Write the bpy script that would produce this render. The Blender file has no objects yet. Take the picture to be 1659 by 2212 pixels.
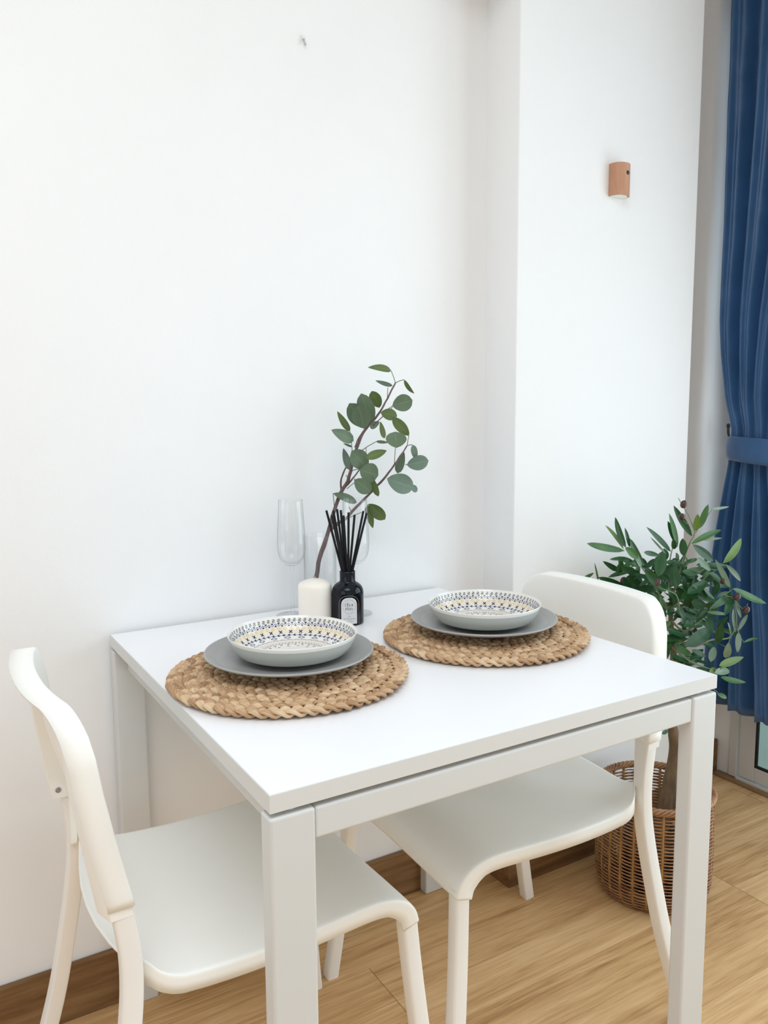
import bpy, bmesh, math, random
from mathutils import Vector, Matrix, noise
PI = math.pi
random.seed(7)
S = bpy.context.scene
COL = S.collection

# ------------------------------------------------------------------ camera
CP = Vector((-0.3157, -0.7619, 1.1459))
YAW, PIT, ROL, FPX = 0.544865, 0.122111, -0.00665, 1729.73
_f = Vector((math.sin(YAW)*math.cos(PIT), math.cos(YAW)*math.cos(PIT), -math.sin(PIT)))
_r0 = Vector((math.cos(YAW), -math.sin(YAW), 0)); _u0 = _r0.cross(_f)
_r = math.cos(ROL)*_r0 + math.sin(ROL)*_u0
_u = -math.sin(ROL)*_r0 + math.cos(ROL)*_u0
cam = bpy.data.cameras.new('camera'); camo = bpy.data.objects.new('camera', cam); COL.objects.link(camo)
cam.sensor_fit = 'VERTICAL'; cam.sensor_height = 24.0; cam.lens = FPX/2212*24.0; cam.clip_start = 0.02
M = Matrix((_r, _u, -_f)).transposed().to_4x4(); M.translation = CP
camo.matrix_world = M
S.camera = camo

# ------------------------------------------------------------------ light
S.view_settings.view_transform = 'Standard'; S.view_settings.look = 'None'
S.view_settings.gamma = 1.0; S.view_settings.use_curve_mapping = False
S.view_settings.exposure = 0.0
S.cycles.use_denoising = True
S.cycles.max_bounces = 10; S.cycles.diffuse_bounces = 6; S.cycles.transparent_max_bounces = 24
S.cycles.caustics_reflective = False; S.cycles.caustics_refractive = False
W = bpy.data.worlds.new('sky'); S.world = W; W.use_nodes = True
W.node_tree.nodes['Background'].inputs[0].default_value = (0.78, 0.92, 0.92, 1)
W.node_tree.nodes['Background'].inputs[1].default_value = 0.6
def area(name, loc, direction, sx, sy, power, color):
    l = bpy.data.lights.new(name, 'AREA'); l.shape = 'RECTANGLE'; l.size = sx; l.size_y = sy
    l.energy = power; l.color = color
    o = bpy.data.objects.new(name, l); COL.objects.link(o); o.location = loc
    o.rotation_euler = Vector(direction).to_track_quat('-Z', 'Y').to_euler()
    return o
area('door_daylight', (2.10, -0.85, 1.16), (-1, 0, 0), 2.1, 2.2, 52.5, (0.797, 0.889, 1.0))
area('fill_light_left', (-2.70, -1.2, 1.55), (1, 0, 0), 2.0, 1.6, 14.0, (0.818, 0.90, 1.0))  # fill light added from the left, through an invented window
area('fill_light_front', (-0.4, -3.27, 1.55), (0, 1, 0), 1.6, 1.6, 1.6, (0.818, 0.90, 1.0))  # weak fill added behind the camera, at an invented window
area('fill_light_top', (-0.5, -0.9, 2.52), (0, 0, -1), 1.3, 1.3, 26.5, (0.835, 0.908, 1.0))  # broad fill added overhead; its lamp is unseen

# ------------------------------------------------------------------ helpers
def at(px, py, Y):                      # a point of the photograph on the vertical plane y = Y
    d = (px-829.5)/FPX*_r - (py-1106)/FPX*_u + _f
    return CP + d*((Y-CP.y)/d.y)
def tag(o, label=None, cat=None, group=None, kind=None):
    if label: o['label'] = label
    if cat: o['category'] = cat
    if group: o['group'] = group
    if kind: o['kind'] = kind
    return o
def empty(name, loc=(0, 0, 0), rz=0):
    o = bpy.data.objects.new(name, None); COL.objects.link(o); o.location = loc; o.rotation_euler = (0, 0, rz)
    o.empty_display_size = 0.05
    return o
def copy_tree(o, parent=None):
    c = o.copy(); COL.objects.link(c); c.parent = parent
    for ch in list(o.children): copy_tree(ch, c)
    return c
class MB:
    def __init__(s): s.v = []; s.f = []; s.m = []; s.uv = {}
    def add(s, vs, fs, mi=0):
        b = len(s.v); s.v += [tuple(v) for v in vs]
        for f in fs: s.f.append([b+i for i in f]); s.m.append(mi)
        return b
    def box(s, x0, x1, y0, y1, z0, z1, mi=0):
        vs = [(x, y, z) for z in (z0, z1) for y in (y0, y1) for x in (x0, x1)]
        s.add(vs, [(0, 2, 3, 1), (4, 5, 7, 6), (0, 1, 5, 4), (2, 6, 7, 3), (0, 4, 6, 2), (1, 3, 7, 5)], mi)
    def lathe(s, prof, cx=0, cy=0, n=48, mi=0, cap=True):
        vs = []; fs = []
        for r, z in prof:
            for i in range(n):
                a = 2*PI*i/n; vs.append((cx+r*math.cos(a), cy+r*math.sin(a), z))
        for k in range(len(prof)-1):
            for i in range(n):
                j = (i+1) % n
                fs.append((k*n+i, k*n+j, (k+1)*n+j, (k+1)*n+i))
        if cap:
            if prof[0][0] > 1e-6: fs.append(tuple(reversed(range(n))))
            if prof[-1][0] > 1e-6: fs.append(tuple(range((len(prof)-1)*n, len(prof)*n)))
        s.add(vs, fs, mi)
    def tube(s, pts, rad, n=8, mi=0, cap=True, sect=None, up=None):
        pts = [Vector(p) for p in pts]
        N = len(pts)
        if not hasattr(rad, '__len__'): rad = [rad]*N
        prev = None; vs = []; fs = []
        for i, p in enumerate(pts):
            t = (pts[min(i+1, N-1)]-pts[max(i-1, 0)]).normalized()
            if up is not None: a = Vector(up)
            elif prev is None: a = Vector((0, 0, 1)) if abs(t.z) < .9 else Vector((1, 0, 0))
            else: a = prev
            x = (a - t*a.dot(t)).normalized(); prev = x; y = t.cross(x)
            if sect:
                for (a1, b1) in sect: vs.append(p + x*a1*rad[i] + y*b1*rad[i])
                n = len(sect)
            else:
                for k in range(n):
                    g = 2*PI*k/n; vs.append(p + x*math.cos(g)*rad[i] + y*math.sin(g)*rad[i])
        for i in range(N-1):
            for k in range(n):
                j = (k+1) % n
                fs.append((i*n+k, i*n+j, (i+1)*n+j, (i+1)*n+k))
        if cap: fs.append(tuple(reversed(range(n)))); fs.append(tuple(range((N-1)*n, N*n)))
        s.add(vs, fs, mi)
    def build(s, name, mats, parent=None, smooth=True, bevel=0, seg=2, solid=0, auto=None, uv=None, weld=0):
        me = bpy.data.meshes.new(name); me.from_pydata(s.v, [], s.f)
        if not isinstance(mats, (list, tuple)): mats = [mats]
        for m in mats: me.materials.append(m)
        for p, mi in zip(me.polygons, s.m): p.material_index = mi; p.use_smooth = smooth
        if uv:
            L = me.uv_layers.new(name='UVMap')
            for lp in me.loops: L.data[lp.index].uv = uv[lp.vertex_index]
        if weld:
            bm = bmesh.new(); bm.from_mesh(me); bmesh.ops.remove_doubles(bm, verts=bm.verts, dist=weld)
            bmesh.ops.recalc_face_normals(bm, faces=bm.faces); bm.to_mesh(me); bm.free()
        me.update()
        o = bpy.data.objects.new(name, me); COL.objects.link(o); o.parent = parent
        if solid:
            md = o.modifiers.new('s', 'SOLIDIFY'); md.thickness = solid; md.offset = -1
        if bevel:
            md = o.modifiers.new('b', 'BEVEL'); md.width = bevel; md.segments = seg; md.limit_method = 'ANGLE'; md.angle_limit = math.radians(35)
            md.harden_normals = False
        if auto is not None:
            me.set_sharp_from_angle(angle=math.radians(auto))
        return o

# ------------------------------------------------------------------ materials
def mat(name, col=(.8, .8, .8), rough=.5, spec=.5, metal=0, **kw):
    m = bpy.data.materials.new(name); m.use_nodes = True
    b = m.node_tree.nodes['Principled BSDF']
    b.inputs['Base Color'].default_value = (*col, 1); b.inputs['Roughness'].default_value = rough
    b.inputs['Metallic'].default_value = metal; b.inputs['Specular IOR Level'].default_value = spec
    for k, v in kw.items(): b.inputs[k.replace('_', ' ')].default_value = v
    return m
def nd(m, t, **kw):
    n = m.node_tree.nodes.new(t)
    for k, v in kw.items():
        if k.startswith('i_'): n.inputs[k[2:].replace('_', ' ')].default_value = v
        else: setattr(n, k, v)
    return n
def lk(m, a, b): m.node_tree.links.new(a, b)
def bsdf(m): return m.node_tree.nodes['Principled BSDF']
def ramp(m, fac, stops):
    r = nd(m, 'ShaderNodeValToRGB'); lk(m, fac, r.inputs[0])
    e = r.color_ramp.elements
    while len(e) < len(stops): e.new(0.5)
    for k, (p, c) in enumerate(stops): e[k].position = p; e[k].color = (*c, 1)
    return r
def noisy(m, scale, c1, c2, coord='Object', vec_scale=(1, 1, 1), detail=4, rough=.6, bump=0, bscale=None):
    tc = nd(m, 'ShaderNodeTexCoord'); mp = nd(m, 'ShaderNodeMapping'); mp.inputs['Scale'].default_value = vec_scale
    lk(m, tc.outputs[coord], mp.inputs[0])
    n = nd(m, 'ShaderNodeTexNoise'); n.inputs['Scale'].default_value = scale; n.inputs['Detail'].default_value = detail
    n.inputs['Roughness'].default_value = rough
    lk(m, mp.outputs[0], n.inputs['Vector'])
    r = ramp(m, n.outputs['Fac'], [(.3, c1), (.7, c2)])
    lk(m, r.outputs[0], bsdf(m).inputs['Base Color'])
    if bump:
        bp = nd(m, 'ShaderNodeBump'); bp.inputs['Strength'].default_value = bump; bp.inputs['Distance'].default_value = .002
        n2 = nd(m, 'ShaderNodeTexNoise'); n2.inputs['Scale'].default_value = bscale or scale
        lk(m, mp.outputs[0], n2.inputs['Vector']); lk(m, n2.outputs['Fac'], bp.inputs['Height']); lk(m, bp.outputs[0], bsdf(m).inputs['Normal'])
    return m
WALL = noisy(mat('painted_plaster', rough=.75, spec=.25), 3, (.865, .86, .86), (.885, .885, .885), bump=.12, bscale=160)
CEIL = mat('ceiling_paint', (.88, .88, .87), .8)
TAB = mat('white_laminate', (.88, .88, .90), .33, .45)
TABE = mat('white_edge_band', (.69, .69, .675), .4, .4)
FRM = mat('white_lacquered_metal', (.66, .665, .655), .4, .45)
CHP = noisy(mat('white_plastic', rough=.42, spec=.4), 12, (.93, .918, .872), (.94, .928, .885))
CHL = mat('white_powder_coat', (.90, .885, .85), .42, .4)
SCR = mat('zinc_screw', (.35, .34, .32), .35, .5, 1)
PLATE = noisy(mat('grey_stoneware', rough=.36, spec=.5), 30, (.33, .33, .32), (.37, .37, .36))
BOWL = mat('glazed_porcelain', (.80, .79, .755), .12, .55)
BOWLO = mat('glazed_grey_outside', (.52, .53, .49), .25, .5)
BCREAM = mat('cream_glaze', (.80, .73, .60), .14, .5)
BPINK = mat('pale_pink_glaze', (.80, .70, .62), .14, .5)
BYEL = mat('ochre_glaze', (.74, .57, .33), .15, .5)
BBLUE = mat('navy_glaze', (.025, .03, .13), .15, .5)
BBLK = mat('ink_glaze', (.03, .03, .05), .15, .5)
WAX = mat('ivory_wax', (.93, .87, .79), .45, .4, Subsurface_Weight=.35)
bsdf(WAX).inputs['Subsurface Radius'].default_value = (.02, .012, .007); bsdf(WAX).inputs['Subsurface Scale'].default_value = .5
BGL = mat('black_glass', (.003, .005, .010), .05, .28)
REED = mat('black_rattan', (.006, .006, .008), .55, .3)
LAB = mat('label_paper', (.70, .70, .71), .45)
LABF = mat('label_gold_line', (.30, .25, .22), .35, .5, .4)
INK = mat('label_ink', (.05, .05, .055), .5)
INKG = mat('label_grey_ink', (.25, .25, .26), .5)
BARK = noisy(mat('eucalyptus_bark', rough=.7), 60, (.085, .055, .05), (.19, .13, .12), vec_scale=(1, 1, .3), bump=.4)
TRUNK = noisy(mat('olive_bark', rough=.75), 45, (.10, .065, .035), (.24, .165, .095), vec_scale=(1, 1, .25), bump=.5)
TWIG = mat('green_twig', (.16, .20, .10), .6)
OLV = noisy(mat('dark_olive_skin', rough=.3, spec=.5), 45, (.03, .012, .018), (.10, .045, .03))
DARKM = mat('dark_metal', (.02, .02, .022), .4, .5)
ALU = mat('white_aluminium', (.62, .61, .60), .4, .45)
GASK = mat('black_gasket', (.006, .008, .01), .6)
POT = mat('black_plastic_pot', (.02, .018, .015), .7)
SOIL = noisy(mat('dark_moss', rough=.9), 60, (.02, .015, .01), (.06, .045, .025))
LEDW = mat('white_diffuser', (.85, .86, .80), .4)
def leafmat(name, c1, c2, back, rough=.45):
    m = mat(name, c1, rough, .35)
    tc = nd(m, 'ShaderNodeTexCoord'); n = nd(m, 'ShaderNodeTexNoise'); n.inputs['Scale'].default_value = 22; n.inputs['Detail'].default_value = 3
    lk(m, tc.outputs['Object'], n.inputs['Vector'])
    r = ramp(m, n.outputs['Fac'], [(.3, c1), (.72, c2)])
    g = nd(m, 'ShaderNodeNewGeometry'); mx = nd(m, 'ShaderNodeMix', data_type='RGBA')
    lk(m, g.outputs['Backfacing'], mx.inputs[0]); lk(m, r.outputs[0], mx.inputs[6]); mx.inputs[7].default_value = (*back, 1)
    # midrib and veins from the leaf's own uv
    sx = nd(m, 'ShaderNodeSeparateXYZ'); lk(m, tc.outputs['UV'], sx.inputs[0])
    ab = nd(m, 'ShaderNodeMath', operation='ABSOLUTE'); lk(m, sx.outputs[1], ab.inputs[0])
    lt = nd(m, 'ShaderNodeMath', operation='LESS_THAN'); lk(m, ab.outputs[0], lt.inputs[0]); lt.inputs[1].default_value = .07
    m2 = nd(m, 'ShaderNodeMix', data_type='RGBA'); m2.inputs[7].default_value = (*[x*1.5 for x in c2], 1)
    mm = nd(m, 'ShaderNodeMath', operation='MULTIPLY'); lk(m, lt.outputs[0], mm.inputs[0]); mm.inputs[1].default_value = .28
    lk(m, mm.outputs[0], m2.inputs[0]); lk(m, mx.outputs[2], m2.inputs[6])
    lk(m, m2.outputs[2], bsdf(m).inputs['Base Color'])
    tr = nd(m, 'ShaderNodeBsdfTranslucent'); lk(m, m2.outputs[2], tr.inputs[0])
    ms = nd(m, 'ShaderNodeMixShader'); ms.inputs[0].default_value = .22
    lk(m, bsdf(m).outputs[0], ms.inputs[1]); lk(m, tr.outputs[0], ms.inputs[2])
    lk(m, ms.outputs[0], m.node_tree.nodes['Material Output'].inputs[0])
    return m
EU_A = leafmat('eucalyptus_grey_green', (.105, .155, .090), (.155, .215, .135), (.16, .21, .14))
EU_B = leafmat('eucalyptus_olive_green', (.09, .14, .045), (.16, .21, .08), (.17, .21, .12))
EU_C = leafmat('eucalyptus_blue_green', (.13, .195, .145), (.20, .27, .21), (.22, .28, .22))
OL_A = leafmat('olive_leaf_dark', (.014, .065, .018), (.03, .105, .032), (.12, .19, .12), .33)
OL_B = leafmat('olive_leaf_green', (.04, .12, .03), (.08, .19, .055), (.15, .23, .14), .36)
OL_C = leafmat('olive_leaf_pale', (.16, .25, .17), (.25, .34, .25), (.25, .33, .25), .4)
OL_D = leafmat('olive_leaf_lime', (.10, .19, .03), (.17, .27, .05), (.18, .25, .1), .4)

def glassmat(name, tint=(.97, .98, .98), edge=(.55, .6, .6)):
    m = bpy.data.materials.new(name); m.use_nodes = True; nt = m.node_tree; nt.nodes.remove(bsdf(m))
    lw = nd(m, 'ShaderNodeLayerWeight'); lw.inputs[0].default_value = .35
    pw = nd(m, 'ShaderNodeMath', operation='POWER'); lk(m, lw.outputs['Facing'], pw.inputs[0]); pw.inputs[1].default_value = 5
    mc = nd(m, 'ShaderNodeMix', data_type='RGBA'); mc.inputs[6].default_value = (*tint, 1); mc.inputs[7].default_value = (*edge, 1)
    lk(m, pw.outputs[0], mc.inputs[0])
    t = nd(m, 'ShaderNodeBsdfTransparent'); lk(m, mc.outputs[2], t.inputs[0])
    g = nd(m, 'ShaderNodeBsdfGlossy'); g.inputs['Roughness'].default_value = .02
    geo = nd(m, 'ShaderNodeNewGeometry'); ior = nd(m, 'ShaderNodeMath', operation='MULTIPLY_ADD'); lk(m, geo.outputs['Backfacing'], ior.inputs[0]); ior.inputs[1].default_value = 1/1.45-1.45; ior.inputs[2].default_value = 1.45
    dv = nd(m, 'ShaderNodeFresnel'); lk(m, ior.outputs[0], dv.inputs[0]); fr = dv
    ms = nd(m, 'ShaderNodeMixShader'); lk(m, fr.outputs[0], ms.inputs[0]); lk(m, t.outputs[0], ms.inputs[1]); lk(m, g.outputs[0], ms.inputs[2])
    lk(m, ms.outputs[0], nt.nodes['Material Output'].inputs[0])
    return m
GLASS = glassmat('clear_glass', (.997, .998, .998), (.60, .63, .63)); PANE = glassmat('door_glass', (.95, .97, .965), (.6, .7, .7))

def planks():
    m = mat('oak_laminate', rough=.42, spec=.35)
    tc = nd(m, 'ShaderNodeTexCoord'); sp = nd(m, 'ShaderNodeSeparateXYZ'); lk(m, tc.outputs['Object'], sp.inputs[0])
    def math_(op, a, b=None, c=None):
        n = nd(m, 'ShaderNodeMath', operation=op)
        for i, x in enumerate((a, b, c)):
            if x is None: continue
            if isinstance(x, (int, float)): n.inputs[i].default_value = x
            else: lk(m, x, n.inputs[i])
        return n.outputs[0]
    X, Y = sp.outputs[0], sp.outputs[1]
    ry = math_('DIVIDE', math_('SUBTRACT', Y, .573), .108); row = math_('FLOOR', ry); fy = math_('FRACT', ry)
    wn = nd(m, 'ShaderNodeTexWhiteNoise', noise_dimensions='1D'); lk(m, row, wn.inputs['W'])
    off = math_('MULTIPLY', math_('FLOOR', math_('MULTIPLY', wn.outputs['Value'], 2)), .5)
    rx = math_('ADD', math_('DIVIDE', math_('ADD', X, -.45), .9), off); cx = math_('FLOOR', rx); fx = math_('FRACT', rx)
    cid = math_('ADD', math_('MULTIPLY', row, 7.31), math_('MULTIPLY', cx, 3.17))
    wc = nd(m, 'ShaderNodeTexWhiteNoise', noise_dimensions='1D'); lk(m, cid, wc.inputs['W'])
    cb = nd(m, 'ShaderNodeCombineXYZ'); lk(m, math_('MULTIPLY', X, .38), cb.inputs[0]); lk(m, math_('MULTIPLY', Y, 6.5), cb.inputs[1]); lk(m, math_('MULTIPLY', wc.outputs['Value'], 9), cb.inputs[2])
    n1 = nd(m, 'ShaderNodeTexNoise'); n1.inputs['Scale'].default_value = 6; n1.inputs['Detail'].default_value = 7; n1.inputs['Roughness'].default_value = .62; n1.inputs['Distortion'].default_value = .9
    lk(m, cb.outputs[0], n1.inputs['Vector'])
    n2 = nd(m, 'ShaderNodeTexNoise'); n2.inputs['Scale'].default_value = 34; n2.inputs['Detail'].default_value = 4; n2.inputs['Distortion'].default_value = .4
    lk(m, cb.outputs[0], n2.inputs['Vector'])
    v = math_('ADD', math_('MULTIPLY', n1.outputs['Fac'], .68), math_('MULTIPLY', n2.outputs['Fac'], .32))
    v = math_('ADD', v, math_('MULTIPLY', math_('SUBTRACT', wc.outputs['Value'], .5), .10))
    r = ramp(m, v, [(.30, (.40, .215, .085)), (.43, (.58, .345, .155)), (.53, (.69, .435, .210)), (.68, (.80, .54, .29))])
    sy = math_('LESS_THAN', math_('MINIMUM', fy, math_('SUBTRACT', 1, fy)), .006)
    sx = math_('LESS_THAN', math_('MINIMUM', fx, math_('SUBTRACT', 1, fx)), .0011)
    seam = math_('MAXIMUM', math_('MULTIPLY', sy, .28), math_('MULTIPLY', sx, .6))
    mx = nd(m, 'ShaderNodeMix', data_type='RGBA'); lk(m, seam, mx.inputs[0]); lk(m, r.outputs[0], mx.inputs[6]); mx.inputs[7].default_value = (.10, .055, .025, 1)
    lk(m, mx.outputs[2], bsdf(m).inputs['Base Color'])
    bp = nd(m, 'ShaderNodeBump'); bp.inputs['Strength'].default_value = .08; bp.inputs['Distance'].default_value = .001
    lk(m, n2.outputs['Fac'], bp.inputs['Height']); lk(m, bp.outputs[0], bsdf(m).inputs['Normal'])
    return m
FLOOR = planks()
BBW = noisy(mat('walnut_skirting', rough=.5, spec=.3), 9, (.13, .062, .022), (.29, .165, .075), vec_scale=(.35, 3, 5), detail=7, rough=.65)
def woodmat(name, c1, c2, vs):
    return noisy(mat(name, rough=.5, spec=.3), 25, c1, c2, vec_scale=vs, detail=5)
BEECH = woodmat('pinkish_beech', (.48, .24, .14), (.60, .34, .22), (1.6, 1.6, .25))

OAKT = woodmat('oak_threshold', (.24, .145, .07), (.36, .23, .12), (6, .4, 1))
def strawmat():
    m = mat('water_hyacinth', rough=.6, spec=.3)
    tc = nd(m, 'ShaderNodeTexCoord'); sp = nd(m, 'ShaderNodeSeparateXYZ'); lk(m, tc.outputs['UV'], sp.inputs[0])
    fl = nd(m, 'ShaderNodeMath', operation='FLOOR'); lk(m, sp.outputs[0], fl.inputs[0])
    wn = nd(m, 'ShaderNodeTexWhiteNoise', noise_dimensions='1D'); lk(m, fl.outputs[0], wn.inputs['W'])
    cb = nd(m, 'ShaderNodeCombineXYZ'); lk(m, sp.outputs[0], cb.inputs[0])
    my = nd(m, 'ShaderNodeMath', operation='MULTIPLY'); lk(m, sp.outputs[1], my.inputs[0]); my.inputs[1].default_value = 9; lk(m, my.outputs[0], cb.inputs[1])
    n = nd(m, 'ShaderNodeTexNoise'); n.inputs['Scale'].default_value = 1.3; n.inputs['Detail'].default_value = 5; lk(m, cb.outputs[0], n.inputs['Vector'])
    ns = nd(m, 'ShaderNodeTexNoise'); ns.inputs['Scale'].default_value = 9; lk(m, tc.outputs['Object'], ns.inputs['Vector'])
    a = nd(m, 'ShaderNodeMath', operation='MULTIPLY_ADD'); lk(m, wn.outputs['Value'], a.inputs[0]); a.inputs[1].default_value = .42; lk(m, n.outputs['Fac'], a.inputs[2])
    b = nd(m, 'ShaderNodeMath', operation='MULTIPLY_ADD'); lk(m, ns.outputs['Fac'], b.inputs[0]); b.inputs[1].default_value = .5; lk(m, a.outputs[0], b.inputs[2])
    c = nd(m, 'ShaderNodeMath', operation='MULTIPLY'); lk(m, b.outputs[0], c.inputs[0]); c.inputs[1].default_value = .52
    r = ramp(m, c.outputs[0], [(.30, (.23, .125, .06)), (.43, (.44, .265, .14)), (.54, (.60, .40, .235)), (.68, (.72, .54, .35))])
    lk(m, r.outputs[0], bsdf(m).inputs['Base Color'])
    bp = nd(m, 'ShaderNodeBump'); bp.inputs['Strength'].default_value = .5; bp.inputs['Distance'].default_value = .001; lk(m, n.outputs['Fac'], bp.inputs['Height']); lk(m, bp.outputs[0], bsdf(m).inputs['Normal'])
    return m
STRAW = strawmat()
WICK = noisy(mat('brown_willow', rough=.45, spec=.4), 26, (.20, .085, .04), (.50, .27, .13), vec_scale=(1, 1, 3.5), detail=5)
WICKS = noisy(mat('honey_willow', rough=.5, spec=.35), 30, (.28, .15, .04), (.46, .27, .09))
def satin():
    m = mat('navy_satin', (.015, .06, .165), .36, .5, Sheen_Weight=.25)
    tc = nd(m, 'ShaderNodeTexCoord'); n = nd(m, 'ShaderNodeTexNoise'); n.inputs['Scale'].default_value = 9; n.inputs['Detail'].default_value = 3
    lk(m, tc.outputs['Object'], n.inputs['Vector'])
    bp = nd(m, 'ShaderNodeBump'); bp.inputs['Strength'].default_value = .5; bp.inputs['Distance'].default_value = .012
    lk(m, n.outputs['Fac'], bp.inputs['Height']); lk(m, bp.outputs[0], bsdf(m).inputs['Normal'])
    r = ramp(m, n.outputs['Fac'], [(.3, (.026, .092, .225)), (.7, (.038, .120, .28))]); lk(m, r.outputs[0], bsdf(m).inputs['Base Color'])
    return m
SATIN = satin()

# ------------------------------------------------------------------ the room
WY, RX = 0.760, 1.862
def struct(name, mb, m, parent=None, **kw):
    o = mb.build(name, m, parent, smooth=False, **kw)
    if parent is None: o['kind'] = 'structure'
    return o
b = MB(); b.box(-2.6, 1.95, -3.2, .95, -.1, 0); struct('floor', b, FLOOR)
b = MB(); b.box(1.951, 4.2, -3.2, 2.2, -.12, -.02); struct('floor_balcony', b, mat('balcony_tile', (.55, .68, .64), .6))
b = MB(); b.box(4.2, 4.3, -3.2, 2.2, -.12, 1.0); struct('wall_balcony', b, mat('balcony_parapet', (.62, .72, .69), .7))
b = MB(); b.box(-2.6, 2.0, -3.2, .95, 2.62, 2.72); struct('ceiling', b, CEIL)
b = MB(); b.box(-2.6, .95, WY, .95, 0, 2.62); struct('wall_back', b, WALL)
b = MB(); b.box(1.45, 2.0, .790, .95, 0, 2.62); struct('wall_recess', b, WALL)
b = MB(); b.box(.890, 1.490, .650, .82, 0, 2.62); struct('wall_column', b, WALL, bevel=.003)
b = MB()
b.box(-2.7, -2.6, -3.2, -2.3, 0, 2.62); b.box(-2.7, -2.6, -.1, .95, 0, 2.62); b.box(-2.7, -2.6, -2.3, -.1, 2.4, 2.62); b.box(-2.7, -2.6, -2.3, -.1, 0, .7)
struct('wall_left', b, WALL)
b = MB()
b.box(RX, 2.0, .733, .79, 0, 2.62); b.box(RX, 2.0, -2.0, .733, 2.25, 2.62); b.box(RX, 2.0, -3.2, -2.0, 0, 2.62)
struct('wall_right', b, WALL)
b = MB()
b.box(-2.6, -1.25, -3.3, -3.2, 0, 2.62); b.box(.45, 2.0, -3.3, -3.2, 0, 2.62); b.box(-1.25, .45, -3.3, -3.2, 2.4, 2.62); b.box(-1.25, .45, -3.3, -3.2, 0, .7)
struct('wall_front', b, WALL)
BH = .112
b = MB(); b.box(-2.6, .889, WY-.013, WY-.0005, 0, BH); struct('baseboard_back', b, BBW, bevel=.0025)
b = MB(); b.box(.884, 1.495, .638, .6495, 0, BH); b.box(.880, .8895, .638, WY-.0135, 0, BH); struct('baseboard_column', b, BBW, bevel=.0025)
b = MB(); b.box(1.4945, RX-.005, .776, .7895, 0, BH); struct('baseboard_recess', b, BBW, bevel=.006, seg=3)
b = MB(); b.box(.60, .8895, .54, WY-.0005, 2.10, 2.62); struct('added_shade_beam', b, WALL)  # unseen box beam, added to shade the top of the back wall
b = MB(); b.box(1.832, 1.862, -2.0, .7755, 0.0, .010); struct('trim_1', b, OAKT, bevel=.003)

# sliding balcony door in the right wall
door = empty('door_1', (RX, 0, 0)); door['kind'] = 'structure'
FX = RX-.012
def dbox(name, x0, x1, y0, y1, z0, z1, m, bev=.002):
    q = MB(); q.box(x0-RX, x1-RX, y0, y1, z0, z1); return q.build(name, m, door, smooth=False, bevel=bev)
dbox('outer_frame', FX, 1.95, .706, .734, 0.012, 2.25, ALU)
dbox('outer_frame', FX, 1.95, -2.0, -1.96, 0.012, 2.25, ALU)
dbox('outer_frame', FX, 1.95, -1.96, .706, 2.20, 2.25, ALU)
dbox('bottom_track', FX-.004, 1.95, -1.96, .706, 0.002, .018, ALU)
dbox('sliding_stile', FX+.004, RX+.004, .648, .701, .020, 2.20, ALU)
dbox('sliding_stile', FX+.006, 1.90, -.48, -.42, .020, 2.20, ALU)
dbox('bottom_rail', FX+.004, RX+.004, -.42, .648, .022, .066, ALU)
q = MB()
for (y0, y1, z0, z1) in ((.640, .648, .066, 2.2), (-.42, -.412, .066, 2.2), (-.412, .640, .066, .074)):
    q.box(FX+.004-RX, FX+.010-RX, y0, y1, z0, z1)
q.build('rubber_gasket', GASK, door, smooth=False)
q = MB(); q.box(-.004, .000, -.412, .640, .074, 2.2); q.build('glass_pane', PANE, door, smooth=False)
q = MB(); q.box(.045, .049, -1.96, -.44, .03, 2.2); q.build('glass_pane', PANE, door, smooth=False)
# unseen windows added for fill light, behind the camera and in the left wall
def window(name, loc, rz, hw):
    win = empty(name, loc, rz); win['kind'] = 'structure'
    q = MB()
    for (x0, x1, z0, z1) in ((-hw, hw, -.85, -.8), (-hw, hw, .8, .85), (-hw, -hw+.05, -.8, .8), (hw-.05, hw, -.8, .8), (-.025, .025, -.8, .8)):
        q.box(x0, x1, .0, .04, z0, z1)
    q.build('window_frame', ALU, win, smooth=False, bevel=.002)
window('added_window_1', (-.4, -3.23, 1.55), 0, .85)
window('added_window_2', (-2.66, -1.2, 1.55), PI/2, 1.1)

# ------------------------------------------------------------------ dining table
def make_table():
    t = empty('dining_table', (.375, .375, 0))
    tag(t, 'square white dining table against the wall, laid with two place settings', 'table')
    q = MB(); q.box(-.375, .375, -.375, .375, .7185, .7395); q.box(-.3738, .3738, -.3738, .3738, .7395, .74, 1)
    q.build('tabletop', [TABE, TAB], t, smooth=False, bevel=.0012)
    for sx in (-1, 1):
        for sy in (-1, 1):
            q = MB(); x0, x1 = sorted((sx*.3755, sx*.3205)); y0, y1 = sorted((sy*.3755, sy*.3485))
            q.box(x0, x1, y0, y1, 0, .7125)
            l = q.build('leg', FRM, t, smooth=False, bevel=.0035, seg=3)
    for sy in (-1, 1):
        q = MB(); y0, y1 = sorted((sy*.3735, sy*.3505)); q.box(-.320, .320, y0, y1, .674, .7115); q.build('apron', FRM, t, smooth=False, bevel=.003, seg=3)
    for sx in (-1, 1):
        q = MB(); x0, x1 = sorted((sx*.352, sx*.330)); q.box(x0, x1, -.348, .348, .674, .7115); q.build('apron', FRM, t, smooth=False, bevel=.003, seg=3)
    for sx in (-1, 1):
        for sy in (-1, 1):
            q = MB(); q.lathe([(.006, .7125), (.006, .7185)], sx*.345, sy*.36, 12); q.build('spacer', FRM, t, auto=40)
    return t
make_table()

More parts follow.
